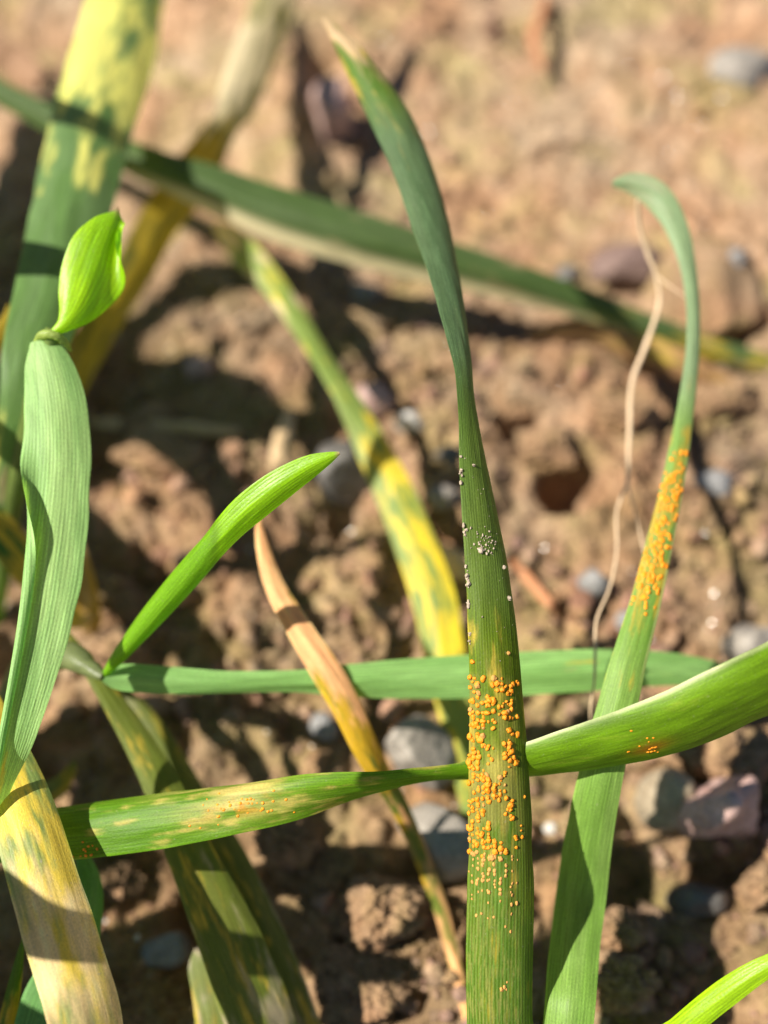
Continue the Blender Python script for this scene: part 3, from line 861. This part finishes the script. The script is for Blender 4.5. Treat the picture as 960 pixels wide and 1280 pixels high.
xleaf, xi = blade("wheat_leaf", x_ctrl, np.array([.12, .26, .008]), camber=16, fold=6, curl_l=45, ribs=17, seed=4, tint_fn=x_tint, yscale=.8, wob=.2, yellow=np.array([.50, .42, .10]))
tag(xleaf, "green leaf running crosswise behind the rusted leaf, twisted once near the middle", "leaf", "wheat leaves")
mx = xi["vert"][:, xi["nu"] // 2] - CAM
XX = 480 + (mx @ RIGHT) / (mx @ FWD) * FPX
def x_spots(r):
    px = r.choice([262, 272, 300, 318, 345, 100, 812, 806])
    return int(np.argmin(np.abs(XX - px - r.normal() * 9))), float(np.clip((.5 if 200 < px < 700 else (.85 if px < 200 else .62)) + r.normal() * .13, .05, .95))
speckle(xi, xleaf, x_spots, 60, BRT, .00012, 4)

# --- long leaf across the back
blade_specs = []
def leaf(label, ctrl, group="wheat leaves", **kw):
    o, info = blade("wheat_leaf", ctrl, **kw)
    tag(o, label, "leaf", group)
    return o, info

leaf("long blurred green leaf with one pale dried edge stretched across the far soil", [
    (-120, 60, 187, 20, 0, 0, 0), (-40, 95, 180, 30, 0, 0, 0), (0, 116, 178, 34, 0, 0, 0), (80, 158, 174, 38, 0, 0, 0), (190, 205, 170, 50, -8, 0, 0), (290, 242, 168, 70, -10, 0, 0),
    (400, 282, 167, 78, -8, 0, .05), (500, 312, 168, 70, -4, 0, .12), (600, 340, 170, 58, 0, 0, .18), (700, 370, 173, 46, 0, 0, .15), (800, 404, 176, 36, 0, .1, .1), (880, 432, 177.5, 32, 0, .3, .2),
    (960, 458, 178, 28, 0, .5, .3), (1060, 492, 177, 10, 0, .5, .5)],
    green=np.array([.085, .135, .048]), camber=10, fold=24, seed=6, wob=.3,
    tint_fn=lambda c, sm, q, U, vert: c + (np.array([.72, .62, .40]) - c) * ((sstep(.3, .75, q)[None] * sstep(45, 70, sm)[:, None] * sstep(150, 110, sm)[:, None])[..., None] * .85))

leaf("curled brown dry leaf lying under the long pale edged leaf", [
    (660, 418, 184, 10, 0, 0, .9), (700, 414, 181, 28, 20, 0, .9), (745, 414, 179.5, 40, 30, .2, .9), (790, 432, 178.5, 44, 20, .3, .8), (850, 455, 177, 38, 10, .4, .7), (900, 476, 177, 20, 0, .4, .9), (940, 490, 178, 4, 0, 0, 1)],
    mat=M_DRY, green=np.array([.30, .20, .08]), dry=np.array([.36, .20, .09]), camber=35, seed=8)

# --- broad leaf at upper left
leaf("broad green leaf with a yellowing top rising behind the young curled leaf", [
    (-5, 720, 156, 14, 0, 0, 0), (8, 620, 141, 34, 0, .3, .3), (22, 540, 133, 52, 0, .1, .1), (40, 450, 132, 74, 0, 0, 0), (66, 350, 138, 92, -5, 0, 0), (92, 240, 147, 100, -8, .03, 0), (118, 140, 158, 104, -8, .45, 0),
    (145, 50, 170, 102, -5, .8, .1), (166, -40, 182, 90, 0, .55, .2), (182, -120, 194, 50, 0, .5, .2), (195, -170, 200, 10, 0, .5, .5)],
    yellow=np.array([.86, .84, .22]), yscale=2.2, green=np.array([.15, .26, .09]), camber=20, fold=6, seed=10, ribs=19, wob=.2)

# --- withered yellow-brown leaf
leaf("yellow brown withering leaf with a grey shrivelled middle", [
    (70, 560, 174, 16, 0, .8, .2), (92, 480, 172, 34, 0, .9, .2), (120, 420, 170, 48, 10, .9, .1), (165, 340, 172, 54, 20, .8, .1), (215, 265, 176, 58, 20, .7, .1), (255, 205, 179, 58, 15, .8, .1),
    (285, 155, 182, 42, 25, .5, .6), (300, 120, 184, 54, 10, .3, .9), (320, 60, 188, 58, 0, .3, .75), (345, -10, 193, 54, 0, .35, .6), (370, -90, 198, 20, 0, .3, .3)],
    green=np.array([.14, .14, .03]), camber=22, fold=8, seed=12, wob=.5, yellow=np.array([.48, .34, .03]), dry=np.array([.62, .54, .36]), yscale=1.3)

# --- yellow mottled leaf in the middle ground
leaf("yellow mottled leaf with a dried tip lying low behind the bright green shoot", [
    (592, 1020, 146, 30, 0, .2, 0), (575, 930, 146.5, 38, 0, .3, 0), (560, 840, 148, 52, 0, .5, 0), (540, 745, 150.5, 56, 0, .62, 0), (508, 655, 153.5, 53, 0, .5, .05), (470, 565, 157.5, 45, 0, .35, .1),
    (440, 505, 160, 34, 20, .25, .1), (405, 450, 163, 28, 30, .2, .1), (345, 360, 169, 32, 10, .3, .4), (305, 315, 173, 36, 0, .2, .7), (282, 292, 176, 28, 0, .1, .9), (268, 280, 177, 4, 0, 0, .9)],
    green=np.array([.28, .36, .10]), camber=14, fold=6, seed=14, yellow=np.array([.86, .64, .04]), dry=np.array([.78, .62, .40]), wob=.3)

# --- withered leaf, middle left
leaf("withered tan leaf with a green yellow streak, crossing over the horizontal leaf", [
    (600, 1330, 133.5, 10, 0, .3, .6), (566, 1190, 137.5, 18, 0, .3, .5), (530, 1085, 137.5, 22, 10, .3, .5), (498, 1010, 134, 26, 20, .4, .5), (470, 955, 130, 34, 10, .75, .3), (440, 900, 128, 40, 0, .6, .52), (408, 845, 127.5, 42, -5, .5, .6), (375, 790, 128.5, 36, -5, .25, .85),
    (345, 735, 130, 28, 10, 0, 1), (330, 690, 131.5, 22, 20, 0, 1), (322, 655, 133, 10, 10, 0, 1), (326, 640, 134, 3, 10, 0, 1)],
    mat=M_DRY, green=np.array([.16, .20, .03]), dry=np.array([.88, .46, .20]), yellow=np.array([.62, .38, .02]), camber=28, fold=8, seed=16, wob=.6, yscale=.8)

# --- yellowing leaf, lower left
leaf("broad yellowed leaf with green remnants dusted with grit, beside the crossing leaf's base", [
    (170, 1640, 121.5, 30, 0, .2, 0), (150, 1480, 114, 66, 0, .4, .1), (112, 1290, 108, 90, 2, .5, .45), (84, 1190, 108.5, 92, 4, .7, .62), (56, 1100, 110.5, 88, 4, .75, .55), (26, 1010, 113.5, 82, 4, .62, .2), (0, 940, 117, 72, 6, .75, 0),
    (-25, 870, 120, 48, 6, .8, .1), (-50, 790, 124, 12, 6, .8, .3)],
    green=np.array([.28, .36, .12]), yellow=np.array([.86, .64, .08]), dry=np.array([.88, .66, .32]), mat=M_AGED, camber=18, fold=7, seed=18, rib_h=.02, wob=.3, yscale=1.2)

# --- green leaf behind it
leaf("deep green folded leaf standing behind the broad yellowed leaf", [
    (30, 1480, 120, 60, 0, 0, 0), (62, 1300, 120, 96, 10, 0, 0), (88, 1220, 121.5, 84, 20, 0, 0), (108, 1150, 123, 60, 20, 0, 0), (112, 1100, 124, 36, 10, 0, 0), (98, 1060, 126, 14, 0, 0, 0), (88, 1040, 127, 4, 0, 0, 0)],
    green=np.array([.13, .31, .08]), camber=20, fold=18, seed=20, ribs=15)
leaf("narrow yellow edged leaf tip close beside the folded green leaf", [
    (-20, 1420, 122, 30, 0, .5, .1), (8, 1290, 121, 26, 20, .5, .1), (22, 1220, 121.5, 16, 20, .4, 0), (30, 1175, 122, 4, 20, .2, 0)],
    green=np.array([.12, .22, .03]), camber=20, fold=10, seed=21)

# --- two olive leaves in the lower left
leaf("olive shaded leaf with sunlit mottled base, passing under the crossing leaf", [
    (380, 1400, 128, 60, 0, .3, .2), (325, 1275, 123.5, 88, 0, .35, .4), (280, 1160, 124, 78, 0, .25, .25), (240, 1070, 125.5, 60, 0, .15, .1), (200, 975, 127.5, 46, 5, .15, .05), (160, 905, 129, 34, 10, .1, 0), (120, 845, 130, 22, 10, .1, 0), (88, 800, 131.5, 14, 10, .1, .1), (62, 765, 133, 4, 0, .2, .2)],
    green=np.array([.17, .20, .035]), dry=np.array([.50, .42, .27]), camber=16, fold=8, seed=22, wob=.2, ribs=17)
leaf("second olive leaf close beside the olive shaded leaf with a dry pinkish patch", [
    (420, 1400, 131, 30, 0, .3, .2), (372, 1275, 129.5, 56, 6, .3, .5), (330, 1170, 131, 56, 10, .2, .3), (288, 1075, 134, 48, 10, .15, .1), (235, 985, 138, 40, 10, .1, .1), (190, 910, 141, 32, 0, .1, .1), (140, 855, 144, 20, 0, .2, .2), (110, 830, 146, 4, 0, .2, .2)],
    green=np.array([.15, .17, .035]), dry=np.array([.50, .40, .29]), camber=20, fold=10, seed=24, wob=.2)
leaf("short pale dried leaf stub beside the base of the olive shaded leaf", [
    (268, 1420, 128, 40, 0, .2, .5), (272, 1290, 128, 52, 0, .3, .5), (262, 1240, 129, 46, 0, .3, .4), (252, 1205, 130, 36, 0, .1, .4), (247, 1185, 131, 10, 0, 0, .9)],
    green=np.array([.20, .24, .06]), dry=np.array([.52, .43, .30]), camber=20, seed=25)

# --- left edge leaves
leaf("yellow and green leaf slanting behind the broad drooping leaf", [
    (-60, 600, 140, 30, 0, .5, 0), (-10, 655, 142, 46, 0, .5, 0), (30, 705, 144, 46, 0, .6, 0), (65, 750, 147, 36, 0, .8, .1), (95, 775, 150, 26, 10, .9, .2), (118, 770, 153, 6, 10, .9, .4)],
    green=np.array([.06, .15, .03]), camber=22, fold=10, seed=26)
leaf("amber dried leaf tip hanging beside the broad drooping leaf", [
    (100, 640, 150, 6, 0, .3, .8), (98, 680, 150, 16, 0, .4, .6), (104, 730, 151, 30, 10, .9, .3), (112, 772, 153, 30, 10, .9, .2), (118, 800, 157, 12, 0, .9, .5)],
    green=np.array([.20, .15, .03]), yellow=np.array([.48, .28, .03]), camber=24, seed=27)
leaf("small yellow leaf fragment beside the collar of the young curled leaf", [
    (-40, 470, 138, 20, 0, .9, 0), (-5, 425, 140, 24, 0, .9, 0), (8, 395, 142, 10, 0, .8, 0), (10, 380, 143, 3, 0, .8, 0)],
    green=np.array([.18, .18, .03]), seed=28)
leaf("pale bleached leaf hanging behind the broad drooping leaf", [
    (40, 470, 140, 14, 0, .2, .5), (30, 540, 140, 30, 0, .4, .5), (16, 600, 142, 36, 10, .5, .45), (2, 650, 146, 24, 10, .5, .4), (-8, 690, 150, 6, 0, .5, .5)],
    green=np.array([.22, .27, .10]), dry=np.array([.52, .44, .28]), seed=29, camber=24)
leaf("small curled olive leaf tip glimpsed in the dark soil beside the yellowed leaf", [
    (-20, 930, 146, 20, 0, .3, 0), (30, 990, 142, 26, 0, .3, 0), (65, 990, 141, 28, 10, .4, 0), (88, 965, 141, 16, 20, .5, .1), (94, 950, 142, 4, 20, .5, .1)],
    green=np.array([.14, .17, .03]), seed=30, camber=30)

# --- tubes (stems, roots, sheaths)
def tube(name, ctrl, mat, parent=None, sides=12, flat=1.0, color=None, z_mode=False, seed=0):
    """ctrl rows: px, py, depth_mm, diameter_px"""
    rows = np.array([[*P(c[0], c[1], c[2]), c[3] / FPX * c[2] / 2000] for c in ctrl])
    n = max(10, len(rows) * 14)
    t = np.linspace(0, len(rows) - 1, n)
    pr_ = catmull(rows, t); pos, rad = pr_[:, :3], np.maximum(pr_[:, 3], 2e-5)
    T = np.gradient(pos, axis=0); T /= np.linalg.norm(T, axis=1)[:, None]
    Vv = CAM - pos
    n0 = Vv - T * (Vv * T).sum(1)[:, None]; n0 /= np.linalg.norm(n0, axis=1)[:, None]
    b0 = np.cross(T, n0)
    a = np.linspace(0, 2 * math.pi, sides, endpoint=False)
    rr = rad[:, None] * (1 + .25 * (vnoise(t[:, None] * 3 + 0 * a[None], np.cos(a)[None] * 1.1 + seed + 0 * t[:, None], np.sin(a)[None] * 1.1 + 0 * t[:, None]) - .5))
    v = pos[:, None] + b0[:, None] * (np.cos(a)[None] * rr)[..., None] + n0[:, None] * (np.sin(a)[None] * rr * flat)[..., None]
    g = np.arange(n * sides).reshape(n, sides)
    f = np.stack([g[:-1], np.roll(g[:-1], -1, 1), np.roll(g[1:], -1, 1), g[1:]], -1).reshape(-1, 4)
    v = np.concatenate([v.reshape(-1, 3), pos[:1], pos[-1:]])
    k = n * sides
    c1 = np.stack([np.roll(g[0], -1), g[0], np.full(sides, k), np.full(sides, k)], -1)
    c2 = np.stack([g[-1], np.roll(g[-1], -1), np.full(sides, k + 1), np.full(sides, k + 1)], -1)
    tri = np.concatenate([f[:, [0, 1, 2]], f[:, [0, 2, 3]], c1[:, :3], c2[:, :3]])
    colr = None
    if color is not None:
        nn_ = fbm(np.repeat(t, sides) * 2, np.tile(a, n) * 1.2, seed=seed, octaves=3)
        colr = np.array(color)[None] * (0.75 + .5 * nn_[:, None]); colr = np.concatenate([colr, colr[:2]])
    uv = np.stack([np.concatenate([np.tile(a, n) * 5e-4, [0, 0]]), np.concatenate([np.repeat(t, sides) * .005, [0, 0]])], -1)
    return link_mesh(name, v, tri, mat, parent=parent, colors=colr, uv=uv)

def empty(name, at):
    o = bpy.data.objects.new(name, None); o.empty_display_size = .005
    col.objects.link(o)
    return o

# --- plant with the broad drooping leaf and the young curled leaf
pa = empty("wheat_tiller", None)
tag(pa, "wheat shoot with one broad drooping blade and a bright young curled leaf at its collar", "wheat shoot", "wheat shoots")
tube("sheath", [(-12, 790, 160, 22), (6, 690, 152, 24), (24, 590, 138, 26), (44, 500, 129, 26), (60, 440, 123, 24), (66, 412, 122, 20)], M_YOUNG, pa, color=(.20, .28, .07), seed=3)
tube("collar", [(43, 430, 121.8, 3), (49, 421, 121.3, 9), (59, 418, 121, 12), (72, 421, 121.2, 10), (82, 429, 122, 8), (89, 439, 123, 3)], M_YOUNG, pa, color=(.40, .50, .12), flat=.6, seed=4)
blade("drooping_blade", [
    (50, 424, 121.5, 26, 0, 0, 0, 20, 6, 0, 0), (58, 450, 121, 60, 10, 0, 0, 22, 6, 0, 0), (66, 500, 120.5, 78, 10, 0, 0, 22, 5, 0, 0), (69, 560, 120, 84, 10, 0, 0, 20, 4, 0, -20), (66, 630, 119, 88, 10, 0, 0, 16, 3, 0, -120),
    (57, 700, 118, 92, 10, 0, 0, 10, 2, 0, -210), (46, 770, 117, 88, 8, 0, 0, 6, 2, 0, -250), (30, 850, 115.5, 74, 4, 0, 0, 4, 2, 0, -250), (14, 920, 114, 58, 0, 0, 0, 4, 2, 0, -230),
    (-4, 990, 113, 40, -30, .1, 0, 4, 2, 0, -150), (-24, 1070, 114, 22, -30, .2, .1, 4, 2, 0, -40), (-40, 1130, 116, 4, -30, .3, .2, 4, 2, 0, 0)],
    green=np.array([.38, .60, .21]), green2=np.array([.28, .50, .16]), seed=32, ribs=19, rib_h=.05, nu=97, parent=pa, wob=.15)
blade("young_blade", [
    (66, 416, 121.5, 10, 0, 0, 0), (82, 404, 121.3, 26, 0, 0, 0, 26, 16, 0, 0), (100, 380, 121.5, 62, 5, 0, 0, 26, 16, 0, 0), (116, 345, 122, 84, 8, 0, 0, 24, 16, 0, -60), (128, 310, 122.6, 80, 10, 0, 0, 20, 14, 0, -190), (138, 284, 123.2, 52, 10, 0, 0, 20, 12, 0, -200), (146, 266, 123.6, 14, 10, .1, .3), (146, 259, 123.8, 4, 10, .1, .9)],
    green=BRIGHT, green2=np.array([.24, .52, .004]), mat=M_YOUNG, camber=26, fold=16, curl_r=20, seed=34, ribs=13, parent=pa, wob=.1, step=.2)

# --- small plant: bright shoot + horizontal leaf from one collar
pb = empty("wheat_tiller", None)
tag(pb, "wheat shoot whose bright green spear and horizontal blade part at one collar", "wheat shoot", "wheat shoots")
tube("sheath", [(-30, 950, 152, 30), (10, 880, 143, 36), (45, 826, 136, 40), (85, 820, 130, 36), (112, 835, 127, 24), (130, 846, 125.5, 12)], M_YOUNG, pb, color=(.22, .26, .11), seed=6)
def spear_tint(c, sm, q, U, vert):
    d = vert - CAM
    px = 480 + (d @ RIGHT) / (d @ FWD) * FPX
    low = sstep(280, 255, px)
    c = c + (np.array([.15, .36, .012]) - c) * (low * .8)[..., None]
    knot = np.exp(-((px - 268) / 7) ** 2)
    return c * (1 - .35 * knot)[..., None]
blade("spear_blade", [
    (128, 846, 125.5, 12, 0, 0, 0, 80), (150, 818, 123, 30, 0, 0, 0, 85), (190, 770, 120, 46, 0, 0, 0, 85), (235, 718, 117, 50, 0, 0, 0, 80), (262, 687, 115.4, 44, 0, 0, 0, 70), (285, 664, 114.4, 48, 10, 0, 0, 50, 10), (315, 636, 113.4, 50, 12, 0, 0, 30, 14),
    (350, 609, 112.6, 46, 14, 0, 0, 26, 14), (385, 586, 112.2, 34, 14, 0, 0, 26, 14), (410, 573, 112, 18, 14, 0, 0, 26, 14), (424, 566, 112, 4, 14, 0, .6, 26, 14)],
    green=BRIGHT * np.array([.9, .95, 1]), green2=np.array([.26, .54, .004]), mat=M_YOUNG, seed=36, tint_fn=spear_tint, ribs=11, parent=pb, wob=.1, step=.25)
blade("horizontal_blade", [
    (128, 847, 125.5, 10, 0, 0, 0), (150, 846, 126, 34, 0, 0, 0), (210, 850, 126.6, 36, 10, 0, 0), (290, 854, 127.4, 32, 24, 0, 0), (370, 855, 128.2, 34, 30, 0, 0), (440, 854, 129, 46, 20, 0, 0), (540, 849, 130.2, 56, 8, 0, 0),
    (650, 843, 131.4, 58, 0, 0, 0), (760, 838, 133, 54, 0, .05, .06), (850, 837, 135.5, 42, 0, .05, .05), (915, 843, 138, 26, 0, .1, .1), (952, 850, 140, 4, 0, .2, .3)],
    green=np.array([.27, .50, .155]), green2=np.array([.22, .43, .12]), seed=38, camber=14, fold=14, ribs=13, parent=pb, wob=.2)

# --- bright blade in the lower right corner
leaf("bright lime young blade tip poking up beside the shaded clods", [
    (700, 1500, 125, 24, 0, 0, 0), (790, 1340, 116, 36, 0, 0, 0), (850, 1288, 112.5, 38, 6, 0, 0), (900, 1248, 110.8, 38, 12, 0, 0), (950, 1214, 109.6, 32, 16, 0, 0), (1000, 1190, 109, 20, 16, 0, 0), (1040, 1175, 109, 4, 16, 0, .3)],
    green=BRIGHT * np.array([1.25, 1.05, 1]), green2=np.array([.34, .58, .01]), mat=M_YOUNG, camber=34, fold=12, seed=40, ribs=9)

# --- dry roots and straws on the soil
rt = empty("dry_root", None)
tag(rt, "thin pale branching root hanging from the arching leaf's tip to the ground", "root")
tube("main_root", [(797, 250, 140.5, 4.08), (800, 285, 143.5, 5.44), (808, 312, 145, 6.12), (820, 345, 146, 4.76), (824, 380, 147, 5.44), (808, 430, 147, 6.12), (790, 480, 146, 6.12), (787, 540, 144, 5.44), (784, 610, 141, 4.08)], M_ROOT, rt, 8)
tube("branch_root", [(784, 606, 141, 3.4), (771, 640, 140, 3.06), (771, 690, 138, 3.06), (762, 735, 136, 3.06), (746, 775, 133, 3.4), (744, 815, 130.5, 3.4), (743, 850, 130, 3.4), (738, 890, 132, 2.72), (742, 915, 134, 1.36)], M_ROOT, rt, 8)
tube("side_root", [(784, 606, 141, 2.72), (794, 640, 140, 2.04), (803, 680, 138, 2.04), (810, 712, 136, 1.02)], M_ROOT, rt, 8)
tube("hair_root", [(821, 345, 146, 2.72), (838, 358, 145, 1.7), (858, 372, 143, 1.02)], M_ROOT, rt, 8)

tag(tube("stem_bit", [(683, -5, 224, 10), (678, 20, 217, 14), (668, 45, 214, 16), (672, 68, 213, 12), (680, 86, 212.5, 6)], M_ORANGE, seed=8),
    "orange red dry stem bit standing on the far crust", "stem")

def straw(label, a, b, wpx, mat=M_STRAW, bow=0.0012, flat=.35, seed=0):
    A, B = np.array(a, float), np.array(b, float)
    ctrl = []
    for k in range(6):
        t = k / 5
        px, py = A + (B - A) * t
        g = G(px, py)
        z = float(gz_at(g[0], g[1])) + .0012 + bow * math.sin(t * math.pi)
        d = G(px, py, z)
        D = float(np.dot(d - CAM, FWD)) * 1000
        ctrl.append((px, py, D, wpx * (.35 + .65 * math.sin(math.pi * (.12 + .8 * t)))))
    return tag(tube("straw", ctrl, mat, flat=flat, seed=seed), label, "straw", "dry straw bits on the soil")
straw("upright pale straw bit beside the bright green shoot's tip", (344, 592), (362, 515), 24, bow=.005, seed=1)
straw("cream straw husk tucked behind the rusted leaf", (535, 684), (600, 722), 34, bow=.004, seed=2)
straw("long dull straw lying across the shaded soil near the young curled leaf", (110, 528), (300, 540), 18, seed=3)
straw("reddish straw lying in the soil beside the rusted leaf", (640, 700), (700, 770), 14, M_ORANGE, seed=4)
straw("brown bark flake lying on the far soil beside the broad leaf's top", (-20, 60), (52, 100), 50, M_BARK, flat=.2, seed=5)

# --- unseen wheat shoots added left of view, their blades laid out to cast shade
def shade_blade(parent, path, base, width, seed, green=GREEN):
    """path: (photo px, py of the soil spot it shades, height m); base: where it leaves its sheath"""
    pts = [base]
    for px, py, z in path:
        g = G(px, py); pts.append(tuple(g + SUN * (z / SUN[2])))
    n = len(pts)
    ctrl = [(*p, width * (.35 + .65 * math.sin(math.pi * min(1, .25 + .75 * k / (n - 1)) * .98)) , 0, .1, 0) for k, p in enumerate(pts)]
    return blade("shade_leaf", ctrl, green=green, camber=16, fold=8, seed=seed, parent=parent, world=True, nu=25, step=.8)

def shade_shoot(label, foot, blades, seed):
    o = empty("wheat_tiller", None)  # added shoot, out of view, there for the shade it casts
    tag(o, label, "wheat shoot", "wheat shoots")
    f = np.array([foot[0], foot[1], float(gz_at(foot[0], foot[1])) - .002])
    top = f + np.array([.004, .003, .055])
    a = np.linspace(0, 2 * math.pi, 14, endpoint=False)
    tt = np.linspace(0, 1, 14)[:, None, None]
    r = .0024 - .0008 * tt
    v = f + (top - f) * tt + np.concatenate([np.cos(a)[None, :, None] * r, np.sin(a)[None, :, None] * r, 0 * a[None, :, None] * r], -1)
    g = np.arange(14 * 14).reshape(14, 14)
    fc = np.stack([g[:-1], np.roll(g[:-1], -1, 1), np.roll(g[1:], -1, 1), g[1:]], -1).reshape(-1, 4)
    link_mesh("sheath", v.reshape(-1, 3), fc, M_YOUNG, parent=o, colors=np.tile(np.array([[.2, .3, .08]]), (196, 1)), uv=np.zeros((196, 2)))
    for k, (path, w) in enumerate(blades):
        shade_blade(o, path, tuple(top - np.array([0, 0, .004 + .006 * k])), w, seed + k)
    return o

shade_shoot("added unseen wheat shoot beside the yellowed leaf, its blades placed to shade the near soil", (-.105, .015), [
    ([(300, 1370, .078), (560, 1400, .09), (650, 1340, .095), (700, 1230, .095), (740, 1120, .09), (768, 1040, .085)], .0115),
    ([(100, 1240, .070), (200, 1170, .078), (290, 1120, .078), (340, 1075, .07)], .012),
    ([(60, 1120, .066), (150, 960, .072), (190, 880, .07)], .011),
    ([(130, 1200, .070), (260, 1160, .078), (350, 1165, .08), (434, 1205, .08), (530, 1210, .076)], .008),
    ([(-60, 1000, .064), (40, 940, .070), (130, 900, .072), (240, 915, .068)], .012)], 60)
shade_shoot("added unseen wheat shoot behind the broad drooping leaf, its blades placed to shade the soil", (-.125, .085), [
    ([(60, 640, .060), (140, 700, .066), (230, 790, .066), (300, 880, .06)], .009),
    ([(40, 480, .060), (150, 470, .070), (300, 500, .068), (330, 560, .06)], .014),
    ([(60, 640, .070), (110, 560, .074), (240, 560, .07), (330, 690, .066), (400, 800, .06)], .008),
    ([(20, 360, .066), (60, 300, .072), (80, 220, .07)], .014),
    ([(-60, 330, .064), (10, 250, .070), (40, 160, .070), (50, 90, .066)], .014),
    ([(100, 430, .060), (250, 340, .070), (340, 345, .070), (445, 380, .068)], .008),
    ([(120, 520, .060), (300, 530, .068), (450, 545, .066)], .012)], 70)
